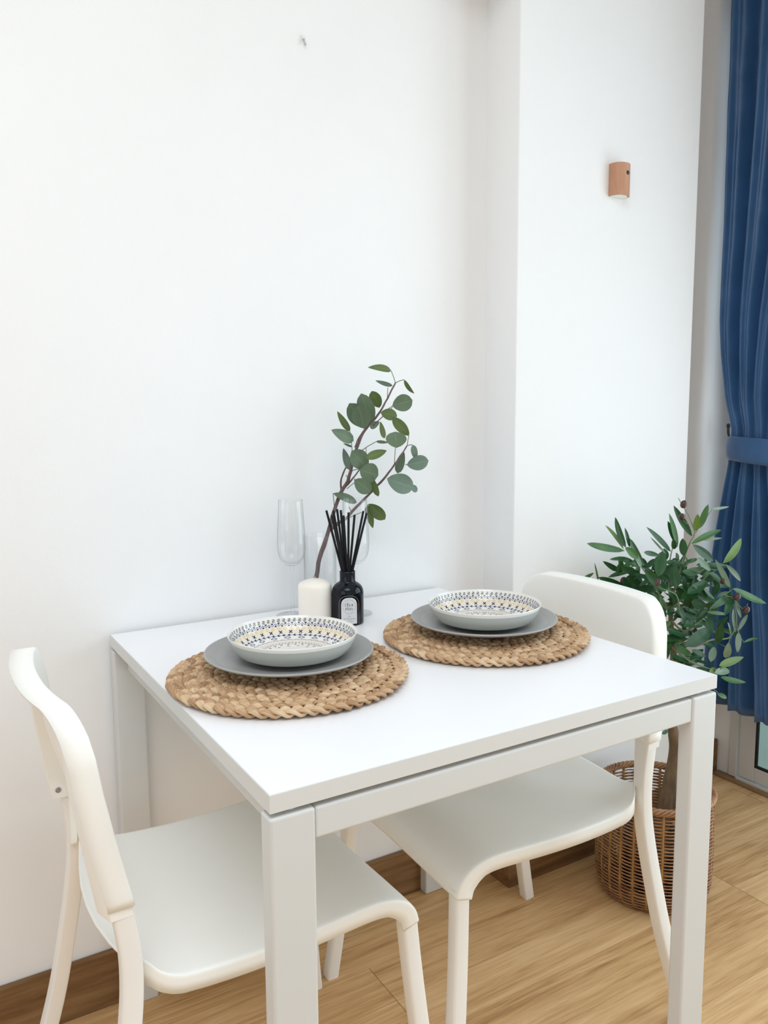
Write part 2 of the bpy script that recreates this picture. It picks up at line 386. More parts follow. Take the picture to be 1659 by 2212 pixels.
# ------------------------------------------------------------------ chairs
def interp(pts, x):
    if x <= pts[0][0]: return pts[0][1]
    for (a, b_), (c, d) in zip(pts, pts[1:]):
        if x <= c: return b_ + (d-b_)*(x-a)/(c-a)
    return pts[-1][1]
def catmull(P, n=6):
    P = [Vector(p) for p in P]; out = []
    for i in range(len(P)-1):
        p0 = P[max(i-1, 0)]; p1 = P[i]; p2 = P[i+1]; p3 = P[min(i+2, len(P)-1)]
        for k in range(n):
            t = k/n
            out.append(.5*((2*p1)+(-p0+p2)*t+(2*p0-5*p1+4*p2-p3)*t*t+(-p0+3*p1-3*p2+p3)*t*t*t))
    out.append(P[-1]); return out
def rsect(w, r, seg=3):
    o = []
    for cx, cy, a0 in ((w-r, w-r, 0), (-w+r, w-r, 90), (-w+r, -w+r, 180), (w-r, -w+r, 270)):
        for k in range(seg+1):
            a = math.radians(a0+90*k/seg); o.append((cx+r*math.cos(a), cy+r*math.sin(a)))
    return o
def make_chair():
    c = empty('dining_chair')
    # seat shell: a profile from the upswept rear lip to the rolled front edge
    prof = catmull([(-.2165, 0, .4585), (-.200, 0, .4560), (-.180, 0, .4520), (-.155, 0, .4475), (-.12, 0, .4425), (-.08, 0, .4395), (-.03, 0, .4380), (.03, 0, .4390), (.09, 0, .4420),
                    (.130, 0, .4440), (.158, 0, .4430), (.182, 0, .4375), (.2015, 0, .4270), (.2145, 0, .4110), (.2205, 0, .392)], 4)
    q = MB(); cross = [(-1, .0245), (-1, .012), (-1, .0055), (-.9985, .0032), (-.994, .0013), (-.986, 0.0003), (-.96, 0), (-.92, 0), (-.85, 0), (-.75, .0004), (-.6, .001), (-.3, .0028), (0, .0035)]
    cross = cross + [(-a, b_) for a, b_ in reversed(cross[:-1])]
    N = len(prof); n = len(cross); vs = []; fs = []
    for i, p in enumerate(prof):
        t = (prof[min(i+1, N-1)]-prof[max(i-1, 0)]).normalized(); nrm = Vector((-t.z, 0, t.x))
        x = p.x
        hw = interp([(-.217, .1735), (-.208, .1800), (-.198, .1870), (-.188, .1930), (-.178, .1970), (-.168, .1993), (-.158, .2003), (-.148, .2005)], x)
        ra = interp([(-.215, .020), (-.195, .016), (-.18, .009), (-.16, .003), (-.14, 0)], x)
        for a, d in cross:
            k = d*(interp([(.17, 1), (.20, 1.22)], x) if d > .004 else 1)
            z = p.z + ra*abs(a)**7
            xx = x + interp([(-.217, .026), (-.17, .010), (-.13, 0)], x)*a*a
            if x < .1:
                if d > .004: z = z - d*interp([(-.217, 1.3), (-.20, 1.45), (-.17, 1.15), (-.13, 1.0), (-.08, 1)], x)
                else: z -= d
                vs.append(Vector((xx, a*hw, z)))
            else: vs.append(Vector((xx, a*hw, z)) - nrm*k)
    for i in range(N-1):
        for j in range(n-1): fs.append((i*n+j, i*n+j+1, (i+1)*n+j+1, (i+1)*n+j))
    q.add(vs, fs); q.build('seat', CHP, c, solid=.0035, weld=1e-6)
    # backrest shell
    def xf(y, z):
        base = interp([(.545, -.1885), (.60, -.2000), (.65, -.2100), (.70, -.2190), (.75, -.2260), (.81, -.2335)], z)
        return base - interp([(.55, .010), (.62, .018), (.72, .028)], z)*(1-min(1, (abs(y)/.2)**2.2))
    def taper(z): return interp([(.56, 0), (.76, .0145)], z)
    HW, R = .2015, .058
    def ztop(y):
        a = abs(y)
        return .803 if a < HW-R else .803-R+math.sqrt(max(0, R*R-(a-HW+R)**2))
    def zbot(y):
        a = abs(y)
        if a > .172: return .5555
        if a > .150: return .5555+.024*math.sin((.172-a)/.022*PI/2)
        return .5795
    ys = [-1+2*k/44 for k in range(45)]; ys = [math.copysign(min(1, abs(y))**.8, y) if y else 0 for y in ys]
    q = MB(); vs = []; fs = []; nr = 22
    inset = .0035
    for y in ys:
        yy = y*(HW-inset); zt, zb = ztop(y*HW*.9995), zbot(y*HW)
        for k in range(nr):
            z = zb+inset + (zt-zb-2*inset)*k/(nr-1)
            vs.append((xf(yy, z), yy, z))
    n = nr
    for i in range(len(ys)-1):
        for k in range(nr-1): fs.append((i*n+k, (i+1)*n+k, (i+1)*n+k+1, i*n+k+1))
    # border loop
    m_ = len(ys)
    loop = [i*n for i in range(m_)] + [(m_-1)*n+k for k in range(1, nr)] + [i*n+nr-1 for i in range(m_-2, -1, -1)] + [k for k in range(nr-2, 0, -1)]
    cx_ = Vector((0, 0, .68)); prev = loop
    P0 = [Vector(vs[i]) for i in loop]; L = len(P0)
    nrm = []
    for i in range(L):
        t = P0[(i+1) % L]-P0[i-1]; o_ = Vector((0, t.z, -t.y)).normalized(); nrm.append(o_)
    for off, back in ((.0022, .0008), (.0035, .0038), (.0035, .016), (.0035, .0325)):
        st = len(vs)
        for i in range(L):
            bk = back
            if P0[i].z < .60 and abs(P0[i].y) < .188: bk = min(back, .010)
            vs.append(P0[i]+nrm[i]*off+Vector((-bk, 0, 0)))
        cur = list(range(st, st+L))
        for i in range(L):
            j = (i+1) % L; fs.append((prev[i], prev[j], cur[j], cur[i]))
        prev = cur
    vs = [Vector((v[0], v[1]*(1-taper(v[2])/.2015), v[2])) for v in vs]
    q.add(vs, fs); q.build('backrest', CHP, c, solid=.003, weld=1e-6)
    # sleeves holding the uprights at the back of the shell
    for s in (-1, 1):
        q = MB(); vs = []; fs = []; zs = (.5445, .58, .62, .66, .70, .73, .75, .765)
        for z in zs:
            fr, bk = xf(.171, z)-.0028, xf(.2, z)-interp([(.54, .0340), (.73, .0328)], z)
            yi, yo = .1680-taper(z), .1996-taper(z)-interp([(.725, 0), (.765, .014)], z); ib = interp([(.55, .0075), (.74, .0)], z)
            for (x_, y_) in ((bk-.001-ib, yi+.002), (bk+.001-ib, yi), (fr, yi), (fr+.0, yo-.001), (bk+.002, yo), (bk, yo-.002)): vs.append((x_, s*y_, z))
        for k in range(len(zs)-1):
            for m_ in range(6):
                o_ = (m_+1) % 6; fs.append((k*6+m_, k*6+o_, (k+1)*6+o_, (k+1)*6+m_))
        fs.append(tuple(range(6))); fs.append(tuple(range(42, 48)))
        q.add(vs, fs); sl = q.build('sleeve', CHP, c, weld=1e-7, auto=30)
        q = MB(); q.lathe([(0, 0), (.0045, 0), (.0042, .0016), (.0016, .0016), (.0012, .0008), (0, .0008)], 0, 0, 16)
        o = q.build('screw', SCR, sl); o.rotation_euler = (s*PI/2, 0, 0); o.location = (-.2215, s*.1680, .5585)
    # legs
    for s in (-1, 1):
        P = catmull([(.2055, s*.1855, .402), (.2070, s*.1870, .37), (.2145, s*.195, .27), (.228, s*.207, .13), (.2425, s*.219, 0)], 5)
        q = MB(); q.tube(P, 1, sect=rsect(.0130, .005), up=(1, 0, 0)); q.build('leg', CHL, c, auto=50)
    for s in (-1, 1):
        P = catmull([(-.2115, s*.1858, .577), (-.2060, s*.1856, .55), (-.1985, s*.186, .49), (-.1985, s*.1865, .44), (-.2035, s*.1885, .39), (-.2135, s*.195, .32), (-.2345, s*.208, .20), (-.2610, s*.221, .09), (-.2830, s*.231, 0)], 5)
        q = MB(); q.tube(P, 1, sect=rsect(.0128, .004), up=(1, 0, 0)); q.build('leg', CHL, c, auto=50)
    for s in (-1, 1):
        q = MB(); y0, y1 = sorted((s*.1635, s*.1735)); q.box(-.2075, -.1975, y0, y1, .463, .575); q.build('bracket', CHP, c, smooth=False, bevel=.002)
    for x, y in ((-.14, -.176), (.09, -.176), (-.14, .176), (.09, .176)):
        q = MB(); q.lathe([(.010, 0), (.010, -.018), (.007, -.0215), (0, -.0225)], 0, 0, 16)
        o = q.build('pad', CHL, c); o.location = (x, y, .4375)
    return c
ch = make_chair(); ch.location = (.086, .368, 0); ch.rotation_euler = (0, 0, -.005)
tag(ch, 'white plastic dining chair at the left side of the table, screw showing behind its backrest', 'chair', 'white chairs pushed under the table')
c2 = copy_tree(ch)
piv = Vector((-.20, 0, .556)); TM = Matrix.Translation(piv) @ Matrix.Rotation(math.radians(4), 4, 'Y') @ Matrix.Translation(-piv)
for k_ in c2.children:      # this chair's plastic back sits a little more upright on its frame
    if k_.name.startswith(('backrest', 'sleeve')): k_.matrix_basis = TM @ k_.matrix_basis
c2.location = (.608, .371, 0); c2.rotation_euler = (0, 0, PI-.031)
tag(c2, 'white plastic dining chair at the right side of the table, before the olive tree', 'chair', 'white chairs pushed under the table')

# ------------------------------------------------------------------ placemats
def make_mat(R0):
    root_uv = {}
    q = MB(); pitch = .0232; Lp = .050
    r_in, r_out = .012, R0-.0105
    turns = (r_out-r_in)/pitch; th_max = 2*PI*turns
    # walk along the spiral by arc length
    th = 0; s = 0; samples = []; ds = Lp/14
    while th < th_max:
        r = r_in+pitch*th/(2*PI); samples.append((th, r, s)); th += ds/r; s += ds
    endt = samples[-1][2]
    uvs = []; fs = []; vs = []
    NS = 8
    for k in range(3):
        base = len(vs); rnd = random.Random(k)
        amps = {}
        for i, (th, r, s) in enumerate(samples):
            ph = 2*PI*s/Lp + 2*PI*k/3
            tap = max(.12, min(1, (endt-s)/.10)); r = r-.6*pitch*(1-tap)
            cell = math.floor(ph/PI+.25); key = (k, cell)
            if key not in amps: amps[key] = rnd.uniform(.82, 1.2)
            lat = .0072*math.sin(ph)*tap; h = .0036*math.sin(2*ph)*tap
            e = Vector((math.cos(th), math.sin(th), 0)); T = Vector((-math.sin(th), math.cos(th), 0))
            dl = .0072*math.cos(ph)*2*PI/Lp; dh = .0036*2*math.cos(2*ph)*2*PI/Lp
            tt = (T+e*dl+Vector((0, 0, dh))).normalized(); up = Vector((0, 0, 1)); sd = tt.cross(up).normalized(); nn = sd.cross(tt)
            w = (.0040+.0036*(.5+.5*math.sin(2*ph)))*amps[key]*tap; hh = .0030*amps[key]*tap
            c = e*(r+lat)+Vector((0, 0, .0063+h+.0006*math.sin(s*37)))
            for m_ in range(NS):
                a = 2*PI*m_/NS
                vs.append(c+sd*w*math.cos(a)+nn*hh*math.sin(a)); uvs.append((ph/PI+.25+k*100, .5+.5*math.sin(a/2)))
            if i:
                a0 = base+(i-1)*NS; a1 = base+i*NS
                for m_ in range(NS):
                    j = (m_+1) % NS; fs.append((a0+m_, a0+j, a1+j, a1+m_))
    q.add(vs, fs); b0 = len(vs)
    # flat woven backing so no table shows through the middle
    q.lathe([(0, .0012), (R0-.034, .0012), (R0-.034, .004), (0, .004)], 0, 0, 64); uvs += [(3.3, .2)]*(4*64)
    zmin = min(v[2] for v in q.v); q.v = [(v[0], v[1], v[2]-min(0, zmin)) for v in q.v]
    return q.build('placemat', STRAW, None, uv=uvs), th_max
m1, TH = make_mat(.1960); m1.location = (.179, .352, .7403); m1.rotation_euler = (0, 0, math.radians(62)-TH)
tag(m1, 'round braided straw placemat at the left, nearest the front corner of the table', 'placemat', 'braided straw placemats')
m2 = m1.copy(); COL.objects.link(m2); m2.location = (.574, .3625, .7403); m2.rotation_euler = (0, 0, math.radians(50)-TH)
tag(m2, 'round braided straw placemat at the right, next to the right chair', 'placemat', 'braided straw placemats')
MT = .7403+.0148
# ------------------------------------------------------------------ plates and bowls
def make_plate():
    q = MB()
    pr = [(0, .0045), (.060, .0045), (.0615, 0), (.067, 0), (.069, .004), (.095, .010), (.120, .0165), (.1305, .0205), (.1328, .0225), (.1322, .0242), (.1300, .0245)]
    # fine turned ridges on the upper face
    up = []
    r = .128
    k = 0
    while r > .055:
        z = interp([(.055, .0085), (.07, .0088), (.095, .0130), (.115, .0178), (.13, .0238)], r)
        up.append((r, z+(.00035 if k % 2 else 0))); r -= .0014; k += 1
    pr += up + [(.05, .0084), (0, .0084)]
    q.lathe(pr, 0, 0, 96); return q.build('dinner_plate', PLATE)
p1 = make_plate(); p1.location = (.193, .3685, MT)
tag(p1, 'matt grey dinner plate under the patterned bowl on the left placemat', 'plate', 'grey dinner plates')
p2 = p1.copy(); COL.objects.link(p2); p2.location = (.579, .3657, MT)
tag(p2, 'matt grey dinner plate under the patterned bowl on the right placemat', 'plate', 'grey dinner plates')

IN = [(.1003, .0382), (.0985, .0365), (.0955, .0300), (.0915, .0230), (.0860, .0165), (.0790, .0118), (.0700, .0085), (.0600, .0070), (.0400, .0064), (.0200, .0064), (.0, .0064)]
IN = [(v.x, v.z) for v in catmull([(r, 0, z) for r, z in IN], 5)]
def make_bowl():
    q = MB()
    out = [(0, .003), (.046, .003), (.0475, 0), (.0505, 0), (.052, .0030), (.066, .0042), (.079, .0078), (.0855, .0105), (.0868, .0125), (.0925, .0180), (.0972, .0265), (.1003, .0345), (.1017, .0392), (.1018, .0402), (.1012, .0408), (.1006, .0404)]
    q.lathe(out[:12], 0, 0, 96, 1, cap=False)
    q.lathe(out[11:]+IN, 0, 0, 96, 0, cap=False)
    # the painted pattern: thin glaze figures laid on the inner surface
    cum = [0]
    for (a, b_), (c, d) in zip(IN, IN[1:]): cum.append(cum[-1]+math.hypot(c-a, d-b_))
    tot = cum[-1]
    def surf(a, s, off=.00018):
        for k in range(len(cum)-1):
            if s <= cum[k+1] or k == len(cum)-2:
                u = (s-cum[k])/(cum[k+1]-cum[k]+1e-12); r = IN[k][0]+(IN[k+1][0]-IN[k][0])*u; z = IN[k][1]+(IN[k+1][1]-IN[k][1])*u
                dr, dz = IN[k+1][0]-IN[k][0], IN[k+1][1]-IN[k][1]; l = math.hypot(dr, dz); nr, nz = dz/l, -dr/l
                return Vector(((r+nr*off)*math.cos(a), (r+nr*off)*math.sin(a), z+nz*off)), r
    def s_of_r(rr):
        for k in range(len(cum)-1):
            if IN[k+1][0] <= rr: return cum[k]+(cum[k+1]-cum[k])*(IN[k][0]-rr)/(IN[k][0]-IN[k+1][0]+1e-12)
        return tot
    def band(s0, s1, mi, off=.00010, n=96):
        m_ = max(1, int((s1-s0)/.0012)); vs = []; fs = []
        for i in range(n):
            for k in range(m_+1): vs.append(surf(2*PI*i/n, s0+(s1-s0)*k/m_, off)[0])
        for i in range(n):
            j = (i+1) % n
            for k in range(m_): fs.append((i*(m_+1)+k, j*(m_+1)+k, j*(m_+1)+k+1, i*(m_+1)+k+1))
        q.add(vs, fs, mi)
    def poly(a, s, pts, mi, off=.0002, turn=0):     # pts in metres: x along the ring, y towards the rim
        _, r = surf(a, s)
        q.add([surf(a-x/r, s-y, off)[0] for x, y in pts], [tuple(range(len(pts)))], mi)
    def stroke(a, s, P, w, mi, off=.0002):
        w = w*1.28
        for (x0, y0), (x1, y1) in zip(P, P[1:]):
            dx, dy = x1-x0, y1-y0; l = math.hypot(dx, dy); nx, ny = -dy/l*w/2, dx/l*w/2; ex, ey = dx/l*w*.35, dy/l*w*.35
            poly(a, s, [(x0-ex+nx, y0-ey+ny), (x0-ex-nx, y0-ey-ny), (x1+ex-nx, y1+ey-ny), (x1+ex+nx, y1+ey+ny)], mi, off)
    u = .001
    b2 = s_of_r(.0962)
    s2, sz, sd, sX, sA, sD, sq, sp = .0052, .0125, .0196, .0262, .0335, .0400, .0470, .0520
    band(sd-.0042, sX+.0036, 2)
    band(sp-.001, sp+.0065, 3)
    n = 68
    for i in range(n):
        a = 2*PI*i/n
        stroke(a, s2, [(-1.5*u, 2.2*u), (1.6*u, 2.2*u), (1.6*u, 0), (-1.5*u, 0), (-1.5*u, -2.2*u), (1.9*u, -2.2*u)], .75*u, 5, .00025)
        poly(a+PI/n, s2, [(-1.2*u, -2*u), (1.2*u, -2*u), (1.2*u, 2*u), (-1.2*u, 2*u)], 2)
    n = 52
    for i in range(n):
        a = 2*PI*i/n; h = 2*PI*.089/n/2
        stroke(a, sz, [(-h, -2.1*u), (0, 2.1*u), (h, -2.1*u)], .55*u, 4, .00025)
        poly(a, sz, [(-2.4*u, -3.4*u), (2.4*u, -3.4*u), (0, .4*u)], 4)
        poly(a+PI/n, sz, [(-2.4*u, 3.4*u), (0, -.4*u), (2.4*u, 3.4*u)], 4)
    n = 54
    for i in range(n):
        a = 2*PI*i/n
        stroke(a, sd, [(-2.6*u, 0), (0, 2.6*u), (2.6*u, 0), (0, -2.6*u), (-2.6*u, 0)], 1.1*u, 6, .0002)
    n = 32
    for i in range(n):
        a = 2*PI*i/n
        stroke(a, sX, [(-2.2*u, -2.4*u), (2.2*u, 2.4*u)], 1.3*u, 4, .00025); stroke(a, sX, [(-2.2*u, 2.4*u), (2.2*u, -2.4*u)], 1.3*u, 4, .0003)
    band(sA-.00035, sA+.00035, 4, .0002)
    n = 56
    for i in range(n):
        a = 2*PI*i/n
        for dx in (0, 1.7*u): stroke(a, sA, [(2*u+dx, 2.1*u), (-.6*u+dx, 0), (2*u+dx, -2.1*u)], .75*u, 4, .00025)
    n = 20
    for i in range(n):
        a = 2*PI*i/n
        stroke(a, sD, [(-5.4*u, 0), (0, 3*u), (5.4*u, 0), (0, -3*u), (-5.4*u, 0)], .8*u, 4, .00025)
    n = 36
    for i in range(n):
        a = 2*PI*i/n; h = 2*PI*.058/n/2
        stroke(a, sq, [(-h, -.9*u), (0, .9*u), (h, -.9*u)], .6*u, 4, .0002)
    n = 60
    for i in range(n):
        a = 2*PI*i/n; poly(a, sp+.0095, [(-1*u, -1*u), (1*u, -1*u), (1*u, 1*u), (-1*u, 1*u)], 4)
    band(sp+.0125, sp+.013, 4, .0002)
    n = 24
    for i in range(n):
        a = 2*PI*i/n; stroke(a, sp+.018, [(-1.5*u, 0), (0, 2*u), (1.5*u, 0), (0, -2*u), (-1.5*u, 0)], .7*u, 4)
    n = 14
    for i in range(n):
        a = 2*PI*i/n; stroke(a, sp+.026, [(-2*u, -1.5*u), (0, 1.5*u), (2*u, -1.5*u)], .7*u, 4)
    return q.build('bowl', [BOWL, BOWLO, BCREAM, BPINK, BBLUE, BBLK, BYEL], auto=55)
BZ = MT+.0098
w1 = make_bowl(); w1.location = (.199, .369, BZ)
tag(w1, 'shallow bowl with blue and ochre folk pattern on the left grey plate', 'bowl', 'patterned shallow bowls')
w2 = w1.copy(); COL.objects.link(w2); w2.location = (.579, .364, BZ); w2.rotation_euler = (0, 0, .11)
tag(w2, 'shallow bowl with blue and ochre folk pattern on the right grey plate', 'bowl', 'patterned shallow bowls')

# ------------------------------------------------------------------ glassware, candle, diffuser
TT = .7402
def make_flute():
    c = empty('champagne_flute')
    q = MB(); q.lathe([(0, 0), (.033, 0), (.0335, .0008), (.032, .0018), (.018, .0032), (.007, .006), (.0035, .012), (.0030, .03), (.0029, .07), (.0032, .092), (.0052, .098), (.0040, .1015), (.006, .104)], 0, 0, 40)
    q.build('stem', GLASS, c)
    q = MB(); q.lathe([(max(v.x, 0), v.z) for v in catmull([(.005, 0, .103), (.0125, 0, .1055), (.0205, 0, .113), (.0258, 0, .124), (.0285, 0, .142), (.0282, 0, .162), (.0268, 0, .19), (.0252, 0, .215), (.0242, 0, .2365)], 5)]+[(v.x, v.z) for v in catmull([(.0236, 0, .2367), (.0246, 0, .215), (.0262, 0, .19), (.0276, 0, .162), (.0279, 0, .142), (.0252, 0, .1255), (.020, 0, .116), (.012, 0, .1098), (.0003, 0, .108)], 5)], 0, 0, 64)
    q.build('glass_bowl', GLASS, c); return c
f1 = make_flute(); f1.location = (.3485, .694, TT)
tag(f1, 'clear champagne flute standing to the left of the ivory candle', 'glass', 'champagne flutes')
f2 = copy_tree(f1); f2.location = (.4655, .640, TT)
tag(f2, 'clear champagne flute standing behind the black diffuser bottle', 'glass', 'champagne flutes')

q = MB(); q.lathe([(0, 0), (.032, 0), (.0328, .002), (.0329, .072), (.0322, .0765), (.0300, .0795), (.022, .0835), (.012, .0865), (.004, .0872), (0, .0870)], 0, 0, 64)
cd = empty('pillar_candle', (.3625, .6194, TT)); q.build('wax', WAX, cd)
q = MB(); q.tube([(0, 0, .085), (.0005, 0, .0895), (.0015, 0, .0915)], .0009, 6); q.build('wick', mat('cotton_wick', (.75, .7, .6), .8), cd)
tag(cd, 'ivory pillar candle with domed top between a flute and the black bottle', 'candle')

q = MB(); q.lathe([(0, 0), (.0325, 0), (.0336, .002), (.0336, .1595), (.0330, .160), (.0325, .1595), (.0325, .007), (0, .006)], 0, 0, 56)
vs_ = q.build('glass_vase', GLASS); vs_.location = (.416, .702, TT)
tag(vs_, 'clear cylinder vase behind the candle holding the eucalyptus branch', 'vase')

df = empty('diffuser_bottle', (.4173, .5864, TT))
q = MB(); q.lathe([(0, 0), (.0285, 0), (.0305, .0015), (.0311, .004), (.0311, .060), (.0305, .066), (.0285, .0715), (.0250, .0760), (.0205, .0793), (.0170, .0812), (.0158, .0825), (.0150, .085), (.0152, .1005), (.0150, .1030), (.0138, .1034), (.0130, .1025), (.0130, .075), (0, .075)], 0, 0, 64)
q.build('bottle', BGL, df)
def cyl_label():
    q = MB(); R = .0311; A0 = math.atan2(-.7619-.5864, -.3157-.4173)+.085
    def P(x, z, off): a = A0+x/R; return (math.cos(a)*(R+off), math.sin(a)*(R+off), z)
    def arch(hw, z0, z1, rad, n=8):
        pts = [(-hw, z0), (hw, z0)]
        for k in range(n+1): a = PI/2*k/n; pts.append((hw-rad+rad*math.cos(a), z1-rad+rad*math.sin(a)))
        for k in range(n+1): a = PI/2+PI/2*k/n; pts.append((-hw+rad+rad*math.cos(a), z1-rad+rad*math.sin(a)))
        return pts
    # paper as a grid clipped to the arch
    hw, z0, z1, rad = .0158, .0045, .0560, .0135
    nx, nz = 24, 20; vs = []; fs = []
    for i in range(nx+1):
        x = -hw+2*hw*i/nx; a = abs(x); zt = z1 if a < hw-rad else z1-rad+math.sqrt(max(0, rad*rad-(a-hw+rad)**2))
        for k in range(nz+1): vs.append(P(x, z0+(zt-z0)*k/nz, .00022))
    for i in range(nx):
        for k in range(nz): fs.append((i*(nz+1)+k, (i+1)*(nz+1)+k, (i+1)*(nz+1)+k+1, i*(nz+1)+k+1))
    q.add(vs, fs, 0)
    def strip(pts, w, mi, off, closed=False):
        pp = list(pts)
        if closed: pp.append(pp[0])
        for (x0, y0), (x1, y1) in zip(pp, pp[1:]):
            l = math.hypot(x1-x0, y1-y0)
            if l < 1e-7: continue
            k = max(1, int(l/.002)); nx_, ny_ = -(y1-y0)/l*w/2, (x1-x0)/l*w/2
            for m_ in range(k):
                a = (x0+(x1-x0)*m_/k, y0+(y1-y0)*m_/k); b_ = (x0+(x1-x0)*(m_+1)/k, y0+(y1-y0)*(m_+1)/k)
                q.add([P(a[0]+nx_, a[1]+ny_, off), P(a[0]-nx_, a[1]-ny_, off), P(b_[0]-nx_, b_[1]-ny_, off), P(b_[0]+nx_, b_[1]+ny_, off)], [(0, 1, 2, 3)], mi)
    ar = arch(.0205, .0035, .0595, .0175, 10)
    strip(ar[1:]+[(-.0205, .0035)], .0009, 1, .0002)
    # ring of tiny lettering
    n = 46
    for i in range(n):
        a = 2*PI*i/n
        if i % 6 == 5: continue
        strip([(.0122*math.cos(a), .0385+.0122*math.sin(a)*1.12), (.0122*math.cos(a+.075), .0385+.0122*math.sin(a+.075)*1.12)], .0009, 3, .0003)
    # letters with thick stems and hair lines: (kind, points)
    def V(x, y, h, w=.00115): strip([(x, y), (x, y+h)], w, 2, .00035)
    def H(x, y, l, w=.00035): strip([(x-l/2, y), (x+l/2, y)], w, 2, .00035)
    def arc(cx, cy, rx, ry, a0, a1, w, n=8): strip([(cx+rx*math.cos(math.radians(a0+(a1-a0)*k/n)), cy+ry*math.sin(math.radians(a0+(a1-a0)*k/n))) for k in range(n+1)], w, 2, .00035)
    y = .0398; h = .0042
    arc(-.0064, y+h/2, .0017, .0021, 50, 310, .0007)                                # c
    V(-.0030, y, .0068); H(-.0030, y, .002); arc(-.0012, y+h-.0016, .0016, .0015, 0, 160, .0004); V(.0006, y, h-.001); H(.0006, y, .002)   # h
    arc(.0046, y+.0012, .0015, .0012, 0, 360, .0005); V(.0064, y, h-.0006); arc(.0050, y+h-.0014, .0015, .0012, 0, 150, .0004); H(.0068, y, .0014)  # a
    y = .0322; h = .0044
    V(-.0062, y, h); H(-.0062, y, .0022); arc(-.0048, y+h-.0014, .0012, .0012, 20, 170, .0005)       # r
    V(-.0022, y, h); H(-.0022, y, .0022); arc(-.0022, y+h+.0014, .0005, .0005, 0, 360, .0006, 6)      # i
    V(.0014, y, h); H(.0014, y, .0022); arc(.0034, y+h-.0017, .0018, .0015, 0, 165, .0004); V(.0054, y, h-.0014); H(.0054, y, .0022)   # n
    me = q
    def text(body, x, z, size, mi=3):
        c = bpy.data.curves.new('t', 'FONT'); c.body = body; c.size = size; c.align_x = 'CENTER'; c.resolution_u = 2
        o = bpy.data.objects.new('t', c); COL.objects.link(o); dg = bpy.context.evaluated_depsgraph_get()
        m_ = bpy.data.meshes.new_from_object(o.evaluated_get(dg)); 
        q.add([P(v.co.x+x, v.co.y+z, .00035) for v in m_.vertices], [tuple(p.vertices) for p in m_.polygons], mi)
        bpy.data.objects.remove(o); bpy.data.meshes.remove(m_); bpy.data.curves.remove(c)
    text('by', 0, .0185, .0042); text('les Memoires', 0, .0136, .0042); text('reed diffuser', 0, .0092, .0028)
    return q.build('label', [LAB, LABF, INK, INKG], df, smooth=True)
cyl_label()['label'] = 'white arched paper label with thin gold outline'
tag(df, 'black glass diffuser bottle with a white arched label, beside the candle', 'diffuser')
REEDS = [(705, 1103), (717, 1113), (720, 1103), (728, 1100), (736, 1102), (742, 1114), (753, 1107), (766, 1112), (785, 1104), (792, 1108)]
ords = ['leftmost', 'second from left', 'third from left', 'fourth from left', 'fifth from left', 'sixth from left', 'seventh from left', 'eighth from left', 'second from right', 'rightmost']
cB = Vector((.4173, .5864, TT+.006))
for i, (x, y) in enumerate(REEDS):
    dep = [.586, .570, .600, .578, .596, .566, .590, .600, .594, .582][i]
    top = at(x, y, dep); t = (i-4.5)/4.5
    neck = Vector((.4173, .5864, TT+.102))+Vector((top.x-cB.x, top.y-cB.y, 0))*.16 + Vector((t*.004, 0, 0))
    d = (top-neck); k = (neck.z-(TT+.078))/d.z; bot = neck-d*k
    q = MB(); q.tube([bot-bot, top-bot], .0023, 10); o = q.build('diffuser_reed', REED, auto=50); o.location = bot
    tag(o, 'thin black reed fanning out of the diffuser bottle, '+ords[i]+' of the ten', 'reed', 'black diffuser reeds')

# ------------------------------------------------------------------ leaves
def leaf(q, uvs, B, T, w, mi, shape='olive', bend=0.0, fold=.25, nrm=None, tilt=0.0, n=8):
    B, T = Vector(B), Vector(T); ax = T-B; L = ax.length; ax.normalize()
    vw = ((B+T)/2-CP).normalized() if nrm is None else Vector(nrm)
    nn = (-vw - ax*(-vw).dot(ax)).normalized()
    nn = Matrix.Rotation(tilt, 3, ax) @ nn
    sd = ax.cross(nn).normalized()
    st = len(q.v); vs = []; fs = []
    for i in range(n+1):
        t = i/n
        if shape == 'olive': ww = max(0, math.sin(PI*min(1, t)**.9))**.62 if 0 < t < 1 else 0
        elif shape == 'round': ww = max(0, math.sin(PI*t**1.15))**.55 if 0 < t < 1 else 0
        else: ww = math.sin(PI*t**.75)**.7 if 0 < t < 1 else 0
        ww = max(ww, .04)*w/2
        c = B+ax*L*t+nn*bend*L*4*t*(1-t)
        lift = fold*ww
        for s in (-1, -.5, 0, .5, 1):
            vs.append(c+sd*ww*s+nn*lift*abs(s)); uvs.append((t, s*1.0))
    for i in range(n):
        for k in range(4): fs.append((i*5+k, i*5+k+1, (i+1)*5+k+1, (i+1)*5+k))
    q.add(vs, fs, mi)

# eucalyptus branch: drawn from the leaves seen, each at its own depth
eu = empty('eucalyptus_branch', (.405, .700, TT+.01))
def rel(v): return Vector(v)-Vector((.405, .700, TT+.01))
def z3(x, y, Y): return at(560+x/3.6875, 760+y/3.6875, Y)
stemA = [(400, 1985, .700), (455, 1785, .702), (482, 1640, .703), (545, 1450, .700), (600, 1260, .694), (650, 1120, .688), (705, 1030, .682), (745, 870, .675), (790, 730, .668), (835, 640, .664), (890, 570, .660), (960, 480, .655), (1020, 370, .650), (1085, 245, .645)]
stemB = [(560, 1420, .699), (625, 1370, .690), (690, 1330, .690), (760, 1250, .684), (850, 1160, .674), (940, 1065, .657), (1035, 960, .645), (1110, 850, .640), (1175, 750, .636)]
stemC = [(655, 1110, .688), (655, 1010, .692), (690, 920, .694), (740, 830, .692)]
stemD = [(700, 1060, .684), (760, 990, .670), (800, 935, .660)]
stemE = [(760, 760, .672), (790, 690, .660), (840, 615, .652)]
stemF = [(905, 590, .660), (1000, 500, .650), (1060, 440, .646)]
